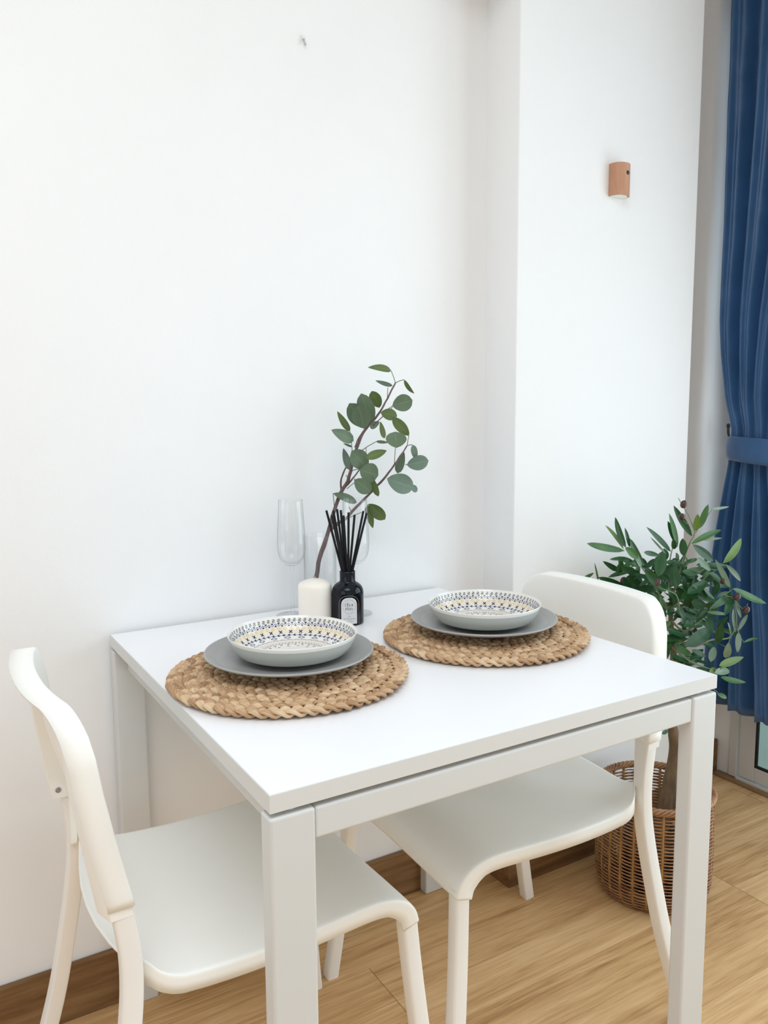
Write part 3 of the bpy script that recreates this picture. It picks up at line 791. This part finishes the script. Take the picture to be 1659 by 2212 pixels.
def stem(pts, r0, r1, name='stem', n=4):
    P = catmull([rel(z3(*p)) for p in pts], n); N = len(P)
    P = [p+Vector((noise.noise(p*70)*.0015, noise.noise(p*70+Vector((5, 0, 0)))*.0015, 0)) for p in P]
    rr = [(r0+(r1-r0)*i/(N-1))*(1+.18*noise.noise(P[i]*160)) for i in range(N)]
    q = MB(); q.tube(P, rr, 8); return q.build(name, BARK, eu)
stem(stemA, .0054, .0017); stem(stemB, .0040, .0014); stem(stemC, .0022, .0014); stem(stemD, .0022, .001); stem(stemE, .0013, .0008); stem(stemF, .0012, .0007)
EL = [  # base, tip, width (px of the crop), material, shape, depth, tilt, bend
 (1050,150, 866,125, 62,1,'euc',.645,.5,.10), (1062,272, 926,228, 42,2,'euc',.640,.6,.0), (1155,222, 1235,332, 38,1,'euc',.640,.5,.12),
 (1060,432, 1220,385, 130,0,'round',.640,0,0), (895,572, 812,332, 130,0,'round',.656,.1,.03), (958,445, 898,312, 92,1,'round',.662,.2,0),
 (835,600, 718,410, 135,0,'round',.668,0,0), (838,612, 790,425, 142,0,'round',.645,.1,0), (968,485, 1098,512, 90,1,'round',.642,.2,0),
 (1192,668, 1065,522, 84,1,'round',.636,.2,0), (722,632, 622,474, 56,1,'euc',.664,.3,.03), (752,708, 575,622, 96,0,'euc',.660,.2,.02),
 (1092,765, 1085,636, 165,0,'round',.628,.3,0), (997,690, 965,556, 46,1,'euc',.640,.3,0), (722,942, 670,768, 62,2,'euc',.682,.2,0),
 (852,850, 1014,786, 74,1,'euc',.640,.3,.03), (862,925, 735,790, 140,0,'round',.652,.1,0), (800,940, 948,985, 150,0,'round',.645,0,0),
 (758,1020, 890,1115, 115,0,'round',.642,.1,0), (950,1152, 868,958, 60,1,'euc',.635,.4,0), (1100,968, 1152,792, 74,0,'euc',.648,.2,0),
 (1176,900, 1348,868, 118,2,'round',.630,.2,0), (1222,742, 1250,862, 56,2,'euc',.624,.3,0), (1018,1010, 1228,1085, 152,2,'round',.628,.1,.02),
 (1205,1062, 1258,1112, 52,2,'round',.640,.3,0), (588,1128, 776,1200, 66,0,'round',.675,.3,.05), (872,1212, 1002,1335, 100,1,'round',.695,.2,.02),
 (862,1222, 905,1405, 66,1,'euc',.698,.3,.02), (930,716, 1030,722, 28,0,'euc',.650,.4,0), (742,758, 668,728, 18,0,'euc',.672,.2,0), (880,600, 960,560, 60, 0,'euc',.662,.5,0)]
q = MB(); uv = []
for bx, by, tx, ty, w, mi, sh, Y, tl, bd in EL:
    B, T = rel(z3(bx, by, Y+.006)), rel(z3(tx, ty, Y-.006 if tl < .25 else Y+.012))
    leaf(q, uv, B, T, w/3.6875/1095*(1.10 if sh == 'round' else 1.05), mi, sh, bd, .12, nrm=(rel(z3(bx, by, Y))-rel(CP)).normalized(), tilt=tl*random.choice((-1, 1)), n=10)
q.build('foliage', [EU_A, EU_B, EU_C], eu, uv=uv)
q = MB()
for a, b_ in (((1085, 245, .645), (1050, 150, .645)), ((1090, 245, .645), (1155, 222, .642)), ((1020, 370, .650), (1025, 285, .645)), ((1000, 480, .650), (1060, 432, .642)), ((1178, 745, .636), (1192, 668, .636)), ((1178, 748, .636), (1222, 742, .626)),
              ((1075, 905, .640), (1085, 765, .63)), ((745, 850, .675), (735, 730, .664)), ((735, 730, .664), (722, 632, .664)), ((810, 790, .668), (930, 716, .650)), ((735, 950, .68), (790, 935, .652)), ((700, 1090, .684), (790, 1020, .648)), ((760, 1010, .66), (758, 1020, .644)),
              ((720, 1320, .680), (830, 1275, .690)), ((830, 1275, .690), (868, 1215, .698)), ((735, 1280, .67), (715, 1235, .665)), ((1165, 900, .64), (1176, 900, .632)), ((720, 1040, .68), (690, 980, .684)), ((600, 1250, .694), (588, 1128, .68)), ((850, 760, .66), (852, 850, .643))):
    q = MB(); q.tube([rel(z3(*a)), rel((z3(*a)+z3(*b_))/2+Vector((0, 0, .001))), rel(z3(*b_))], .00085, 6); q.build('twig', TWIG, eu)
tag(eu, 'artificial eucalyptus branch with round grey-green leaves leaning in the glass vase', 'branch')

# ------------------------------------------------------------------ wicker basket
def make_basket():
    c = empty('wicker_basket', (1.180, .462, 0))
    def Rz(z): return interp([(0, .112), (.012, .121), (.035, .1285), (.08, .1315), (.14, .1315), (.20, .1295), (.25, .1285)], z)
    ns = 26; q = MB(); nr = 58; seg = ns*4
    for k in range(nr):
        z = .006+k*(.238/nr); P = []
        for i in range(seg):
            a = 2*PI*i/seg; ph = a*ns/2+PI*k
            jz = .0014*noise.noise(Vector((math.cos(a)*3, math.sin(a)*3, k*1.7)))
            r = Rz(z)+.0034*math.cos(ph)
            P.append(Vector((r*math.cos(a), r*math.sin(a), z+jz+.0022*math.sin(a*2+k*.05))))
        rad = .00172*(1+.15*noise.noise(Vector((k*3.3, 0, 0))))
        n = 6; vs = []; fs = []
        for i, p in enumerate(P):
            t = (P[(i+1) % seg]-P[i-1]).normalized(); x = Vector((0, 0, 1)); x = (x-t*x.dot(t)).normalized(); y = t.cross(x)
            for m_ in range(n): g = 2*PI*m_/n; vs.append(p+x*math.cos(g)*rad+y*math.sin(g)*rad)
        for i in range(seg):
            j = (i+1) % seg
            for m_ in range(n):
                o = (m_+1) % n; fs.append((i*n+m_, i*n+o, j*n+o, j*n+m_))
        q.add(vs, fs)
    q.build('weave', WICK, c)
    q = MB()
    for i in range(ns):
        a = 2*PI*(i+.5)/ns
        q.tube([(Rz(z)*math.cos(a), Rz(z)*math.sin(a), z) for z in (0.004, .03, .08, .14, .20, .258)], .0030, 8)
    q.build('stake', WICKS, c)
    q = MB()
    for k in range(5):
        P = []
        for i in range(97):
            a = 2*PI*i/96; ph = a*13+2*PI*k/5; P.append(((.129+.0065*math.cos(ph))*math.cos(a), (.129+.0065*math.cos(ph))*math.sin(a), .2545+.0062*math.sin(ph)))
        q.tube(P, .0033, 7, cap=False)
    q.build('rim', WICK, c)
    q = MB(); q.lathe([(0, .002), (.112, .002), (.112, .008), (0, .008)], 0, 0, 40); q.build('base', WICK, c)
    q = MB()
    for k in range(2):
        P = []
        for i in range(13):
            t = i/12; a = math.radians(142)+(t-.5)*.75; P.append(((.131+k*.003)*math.cos(a), (.131+k*.003)*math.sin(a), .258+.018*math.sin(PI*t)+k*.003))
        q.tube(P, .0036, 8)
    q.build('handle', WICK, c)
    tag(c, 'brown wicker basket on the floor by the column, holding the olive tree', 'basket')
make_basket()

# ------------------------------------------------------------------ olive tree
ol = empty('olive_tree', (1.185, .462, .0085)); OB = Vector((1.185, .462, .0085))
def o3(x, y, Y): return at(1200+x/3.614, 1050+y/3.614, Y)-OB
q = MB(); q.lathe([(0, 0), (.070, 0), (.082, .110), (.086, .112), (.086, .118), (.078, .118), (.072, .098), (0, .098)], 0, 0, 32); q.build('plant_pot', POT, ol)
q = MB(); q.lathe([(.0735, .097), (.071, .108), (.04, .112), (0, .113)], 0, 0, 32); q.build('soil', SOIL, ol)
TR = [Vector((.0, 0, .10)), at(1437, 1745, .455)-OB, at(1448, 1690, .452)-OB, at(1459, 1625, .448)-OB, at(1453, 1570, .447)-OB, at(1446, 1500, .45)-OB, at(1455, 1420, .45)-OB, at(1449, 1340, .455)-OB, at(1452, 1270, .46)-OB]
P = catmull(TR, 6); N = len(P); rr = []
for i, p in enumerate(P):
    t = i/(N-1); rr.append((.0185*(1-t)**1.2+.0042)*(1+.12*noise.noise(p*28)))
q = MB(); q.tube(P, rr, 14); q.build('trunk', TRUNK, ol)
BR = [[(905, 1000, .452), (820, 860, .46), (720, 700, .48), (630, 580, .50), (545, 490, .50)],
      [(905, 1000, .452), (780, 880, .49), (600, 840, .55), (420, 810, .57), (280, 770, .57)],
      [(905, 900, .455), (960, 700, .45), (1000, 560, .45), (1050, 440, .44), (1085, 360, .44), (1030, 210, .44)],
      [(900, 900, .455), (880, 700, .46), (900, 540, .46), (930, 430, .46)],
      [(905, 1050, .452), (1010, 1130, .43), (1160, 1020, .41), (1260, 900, .39), (1390, 800, .38)],
      [(905, 950, .452), (1080, 800, .44), (1200, 690, .42), (1320, 620, .40)],
      [(900, 1150, .45), (1060, 1250, .42), (1220, 1200, .40), (1360, 1180, .39), (1410, 1060, .38), (1400, 960, .38), (1370, 880, .38)],
      [(905, 1250, .45), (1020, 1350, .42), (1180, 1420, .40), (1260, 1430, .39)],
      [(905, 1400, .45), (1060, 1450, .42), (1200, 1560, .40), (1275, 1620, .39)],
      [(900, 1000, .45), (960, 960, .42), (940, 850, .41), (830, 800, .40)],
      [(905, 1300, .45), (860, 1250, .48), (830, 1200, .52)]]
for br in BR:
    P = catmull([o3(*p) for p in br], 5); N = len(P); q = MB(); q.tube(P, [.0021*(1-i/(N-1))+.0008 for i in range(N)], 7); q.build('branch', TWIG, ol)
OLV_L = [(540,505,245,448,62,1,.42),(550,482,465,243,60,0,.42),(532,492,388,306,46,3,.425),(580,480,540,325,34,0,.43),(690,622,580,410,58,0,.43),(640,625,470,558,62,0,.43),(560,560,423,572,30,0,.435),(600,655,412,712,50,0,.43),
 (668,640,630,520,44,2,.415),(645,565,545,478,62,1,.42),(690,515,812,542,42,0,.44),(800,705,835,508,98,0,.43),(952,475,886,213,62,1,.45),(938,445,876,273,50,0,.455),(1000,545,992,408,66,0,.44),(930,492,915,415,50,0,.46),
 (900,512,710,320,48,0,.455),(862,530,740,398,20,2,.46),(1065,392,922,153,62,0,.445),(1092,352,1110,218,58,3,.44),(1120,332,1192,143,56,1,.445),(1060,452,1295,342,54,1,.43),(1120,420,1302,406,26,2,.43),(1220,182,1355,160,26,2,.44),
 (1232,582,1072,458,72,0,.42),(1308,602,1450,408,78,3,.39),(1362,792,1245,570,46,2,.38),(1330,612,1446,742,42,2,.38),(1000,600,1112,568,34,0,.43),(1158,622,1342,622,72,0,.41),(990,668,1112,678,52,0,.42),(942,802,915,588,84,0,.42),
 (1182,742,1030,840,84,0,.41),(562,802,334,712,68,0,.42),(522,832,358,790,52,0,.425),(562,845,488,768,62,0,.41),(272,782,103,702,36,1,.42),(172,762,300,678,42,1,.415),(342,797,303,598,30,1,.42),(280,782,292,715,36,2,.43),
 (602,832,640,655,120,0,.43),(762,832,615,738,92,0,.425),(862,822,695,655,92,0,.43),(1385,802,1645,915,82,1,.375),(1380,832,1200,960,62,0,.39),(1378,862,1320,1012,62,0,.385),(1400,882,1450,1030,36,2,.375),(1500,1000,1425,1132,36,2,.375),
 (1388,952,1405,1142,32,2,.38),(1200,962,1095,1062,52,0,.40),(1180,982,1335,1000,32,1,.39),(950,1078,1150,1088,74,0,.42),(862,1122,1005,1172,74,0,.42),(848,1215,1015,1180,82,0,.42),(1008,1252,1215,1115,112,0,.41),
 (1262,1228,1300,1068,68,0,.39),(1342,1062,1370,1200,42,2,.38),(1430,1142,1420,1300,50,2,.375),(1468,1222,1582,1190,26,1,.38),(1330,1342,1350,1220,64,2,.38),(1278,1402,1468,1335,68,3,.385),(1240,1462,1356,1438,72,2,.385),
 (1290,1492,1487,1532,52,1,.38),(1262,1622,1337,1655,42,1,.385),(900,1330,1040,1372,80,0,.42),(850,1292,905,1230,62,0,.43),(1212,1372,1240,1255,62,2,.39),(1060,1282,1172,1332,52,0,.41),(1090,1425,1190,1450,50,0,.41),(1255,1422,1198,1462,50,3,.40),
 (1150,792,1242,882,46,2,.40),(690,692,722,742,62,3,.41),(762,790,822,792,62,3,.405),(830,1935,882,1905,34,0,.44),(870,1000,930,960,70,0,.43),(1060,900,1180,940,80,0,.42),(980,880,1110,830,80,0,.42),(700,800,850,870,70,0,.42),
 (880,1160,820,1240,70,0,.44),(1040,760,1160,800,60,0,.43),(1100,560,1210,660,60,2,.41),(860,600,1000,612,70,0,.44),(940,930,1010,1040,60,0,.43),(1040,970,1120,1000,40,1,.42),(1200,680,1300,760,70,0,.41),(1280,760,1220,860,50,0,.40)]
q = MB(); uv = []; rnd = random.Random(11); jit = random.Random(4)
for (bx, by, tx, ty, w, mi, Y) in OLV_L:
    dy = jit.uniform(-.02, .02)
    if bx < 780 and by > 640 or bx < 560: Y = Y+.15 if bx < 480 or by > 640 else Y+.08
    leaf(q, uv, o3(bx, by, Y), o3(tx, ty, Y+dy), w/3.614/1000, mi, 'olive', jit.uniform(-.07, .07), .22, tilt=jit.uniform(-.45, .45))
for i in range(150):      # inner leaves of the crown, at their own depths behind the outer ones
    a = rnd.uniform(0, 2*PI); rr_ = math.sqrt(rnd.random()); x = 985+300*rr_*math.cos(a); y = 990+430*rr_*math.sin(a)
    if x < 840 and y > 1150: continue
    Y = rnd.uniform(.42, .56); ang = rnd.uniform(-.3, 1.3)*PI; L = rnd.uniform(110, 190)
    leaf(q, uv, o3(x, y, Y), o3(x+L*math.cos(ang), y-L*math.sin(ang)*.8, Y+rnd.uniform(-.03, .03)), rnd.uniform(44, 74)/3614, rnd.choice((0, 0, 0, 0, 1)), 'olive', rnd.uniform(-.1, .1), .22, tilt=rnd.uniform(-1, 1))
for i in range(46):       # shoots on the wall side of the crown
    x = rnd.uniform(470, 900); y = rnd.uniform(640, 900)-(x-470)*.15; Y = rnd.uniform(.53, .59); ang = rnd.uniform(.1, .9)*PI; L = rnd.uniform(110, 180)
    leaf(q, uv, o3(x, y, Y), o3(x+L*math.cos(ang), y-L*math.sin(ang)*.7, Y+rnd.uniform(-.02, .02)), rnd.uniform(44, 70)/3614, rnd.choice((0, 0, 1)), 'olive', rnd.uniform(-.1, .1), .22, tilt=rnd.uniform(-.8, .8))
q.build('foliage', [OL_A, OL_B, OL_C, OL_D], ol, uv=uv)
for (x, y, r, Y) in ((1000, 142, 31, .435), (987, 240, 29, .435), (530, 735, 29, .56), (797, 752, 29, .395), (1308, 745, 25, .375), (1418, 865, 31, .365), (1487, 967, 33, .37), (985, 1395, 26, .42), (1090, 1130, 22, .43)):
    q = MB(); R_ = r/3614; pr = [(R_*math.sin(PI*k/12)*.88, -R_*1.12*math.cos(PI*k/12)) for k in range(13)]
    q.lathe([(max(a, 0), b_) for a, b_ in pr], 0, 0, 18, cap=False); o = q.build('olive', OLV, ol, weld=1e-6); o.location = o3(x, y, Y); o.rotation_euler = (.35, .5*((x % 3)-1), 0)
q = MB()
for a, b_ in (((1030, 210, .44), (1000, 160, .437)), ((1030, 210, .44), (960, 95, .437)), ((1040, 300, .44), (995, 262, .437)), ((545, 800, .56), (532, 760, .56)), ((830, 800, .40), (805, 775, .396)), ((1300, 660, .40), (1308, 725, .377)), ((1290, 830, .38), (1400, 875, .37)), ((1370, 860, .38), (1462, 960, .372)), ((1500, 915, .37), (1490, 940, .37)), ((1270, 1450, .39), (1310, 1400, .388)), ((1075, 385, .44), (1222, 182, .44)), ((1410, 1060, .38), (1430, 1142, .375)), ((1400, 1090, .38), (1470, 1222, .38)), ((1360, 1180, .39), (1330, 1342, .38)), ((1300, 630, .40), (1328, 612, .38))):
    q = MB(); q.tube([o3(*a), (o3(*a)+o3(*b_))/2+Vector((0, 0, -.002)), o3(*b_)], .0008, 6); q.build('twig', TWIG, ol)
tag(ol, 'artificial olive tree with narrow green leaves and dark olives, standing in the wicker basket', 'tree')

# ------------------------------------------------------------------ curtain with tie-back
CX = 1.750
def yl(z): return interp([(.28, .752), (.58, .745), (.72, .741), (.98, .708), (1.03, .704), (1.10, .702), (1.18, .726), (1.30, .740), (1.40, .747), (1.78, .749), (2.27, .753), (2.5, .755)], z)
def yr(z): return interp([(.28, .20), (.72, .34), (.98, .45), (1.03, .46), (1.10, .46), (1.25, .42), (1.6, .30), (2.5, .10)], z)
def amp(z): return interp([(.28, .034), (.8, .028), (.98, .014), (1.03, .012), (1.10, .012), (1.3, .022), (1.7, .030), (2.5, .036)], z)
q = MB(); NS_, NZ = 300, 90; vs = []; fs = []
for k in range(NZ+1):
    z = .275+(2.44-.275)*(k/NZ)
    for i in range(NS_+1):
        s = i/NS_; ph = s*6.2+.12
        f = ph-math.floor(ph)
        w = math.sin(2*PI*f)*.75+.35*math.sin(4*PI*f+.6)
        y = yl(z)+(yr(z)-yl(z))*(s+.012*math.sin(2*PI*ph+1.2))
        fold = noise.noise(Vector((s*9, z*2.4, 3)))*.010+noise.noise(Vector((s*22, z*7, 9)))*.003
        x = CX-amp(z)*w+fold
        zz = z
        if k < 3: zz = z-.014*min(1, s*4)+.006*math.sin(2*PI*ph)
        vs.append((x-CX, y-.4, zz))
for k in range(NZ):
    for i in range(NS_): fs.append((k*(NS_+1)+i, k*(NS_+1)+i+1, (k+1)*(NS_+1)+i+1, (k+1)*(NS_+1)+i))
q.add(vs, fs)
cu = empty('curtain', (CX, .4, 0)); q.build('fabric', SATIN, cu, solid=.0012)
q = MB(); n = 64; vs = []; fs = []; rows = 8
for i in range(n):
    a = 2*PI*i/n; yy = .575+.142*math.cos(a); xx = 1.752-.052*math.sin(a)
    droop = -.020*(.5-.5*math.cos(a))
    for k in range(rows+1):
        t = k/rows; z = 1.078-.068*t-.010*t*(.5-.5*math.cos(a)) + droop*.6
        if math.cos(a) > .8: z += (.5-t)*.02*(math.cos(a)-.8)/.2*-1
        bulge = 1+.07*math.sin(PI*t)+.05*noise.noise(Vector((i*.3, t*3, 0)))
        vs.append((1.752+(xx-1.752)*bulge-CX, .575+(yy-.575)*(1+.02*math.sin(PI*t))-.4, z))
for i in range(n):
    j = (i+1) % n
    for k in range(rows): fs.append((i*(rows+1)+k, i*(rows+1)+k+1, j*(rows+1)+k+1, j*(rows+1)+k))
q.add(vs, fs); q.build('tieback', SATIN, cu, solid=.003)
tag(cu, 'navy blue satin curtain gathered by a tie-back at the balcony door', 'curtain')
hk = empty('curtain_hook', (1.857, .752, 1.075))
q = MB(); q.tube([(.004, 0, 0), (-.004, 0, 0)], .012, 16); q.build('wall_plate', DARKM, hk, auto=40)
q = MB(); q.tube(catmull([(0, 0, 0), (-.035, -.004, -.004), (-.060, -.010, -.006), (-.072, -.012, .006), (-.074, -.012, .026)], 5), .0035, 10); q.lathe([(0, .022), (.0045, .024), (.0058, .029), (.0045, .034), (0, .036)], -.074, -.012, 12)
q.build('hook', DARKM, hk)
tag(hk, 'small dark metal curtain hook on the wall beside the navy curtain', 'hook')
rod = empty('curtain_rod', (CX, -.6, 2.47))
q = MB(); q.tube([(0, -1.3, 0), (0, 1.36, 0)], .011, 14); q.build('pole', DARKM, rod, auto=40)
tag(rod, 'dark curtain rod across the top of the balcony door', 'curtain rod')

# ------------------------------------------------------------------ wall sensor light and adhesive hook
sl = empty('sensor_light', (1.195, .65, 1.655)); sl_h = .0725
sec = [(-.0270, 0), (-.0268, -.010), (-.0225, -.0215), (-.013, -.0285), (.0, -.0305), (.006, -.0300), (.020, -.0225), (.0255, -.014), (.0262, 0)]
sec = [(v.x, v.y) for v in catmull([(a, b_, 0) for a, b_ in sec], 4)]
n = len(sec); inner = [(a*.84, b_*.84) for a, b_ in sec]
q = MB(); q.add([(a, b_-.0004, 0) for a, b_ in sec]+[(a, b_-.0004, sl_h) for a, b_ in sec], [(i, i+1, n+i+1, n+i) for i in range(n-1)]+[tuple(range(n, 2*n)), tuple(reversed(range(n)))])
q.build('wooden_case', BEECH, sl, auto=35)
q = MB(); q.add([(a-.0012, b_-.0006, -.0012) for a, b_ in inner]+[(a-.0012, b_-.0006, .0006) for a, b_ in inner], [tuple(reversed(range(n)))]+[(i, i+1, n+i+1, n+i) for i in range(n-1)]+[(n-1, 0, n, 2*n-1)]); q.build('diffuser', LEDW, sl, smooth=False)
q = MB(); q.lathe([(0, 0), (.0050, 0), (.0046, .0010), (.0025, .0018), (0, .0020)], 0, 0, 18); o = q.build('motion_sensor', DARKM, sl); o.location = (.0035, -.0306, .050); o.rotation_euler = (PI/2, 0, .12)
q = MB(); q.lathe([(0, 0), (.0009, 0), (0, .0006)], 0, 0, 8); o = q.build('light_sensor', DARKM, sl); o.location = (.0033, -.0307, .041); o.rotation_euler = (PI/2, 0, .12)
tag(sl, 'small wooden sensor light mounted on the white column', 'wall light')
hk2 = empty('adhesive_hook', (.427, WY, 1.878))
q = MB(); q.tube([(0, 0, .006), (0, -.003, .006)], .0045, 14); q.build('back_plate', mat('milky_plastic', (.80, .80, .80), .3), hk2, auto=40)
q = MB(); q.tube([(0, -.002, .004), (0, -.006, -.004), (.001, -.008, -.009)], .0022, 8); q.build('hook', mat('grey_hook', (.55, .54, .53), .4), hk2)
tag(hk2, 'tiny white adhesive hook high on the empty wall', 'hook')
# unseen ceiling lamp, added to go with the fill from above
lp = empty('added_ceiling_lamp', (-.3, -1.2, 2.62)); q = MB(); q.lathe([(0, 0), (.20, 0), (.20, -.05), (.18, -.07), (0, -.075)], 0, 0, 40); q.build('shade', LEDW, lp)
tag(lp, 'added round white ceiling lamp, unseen', 'lamp')
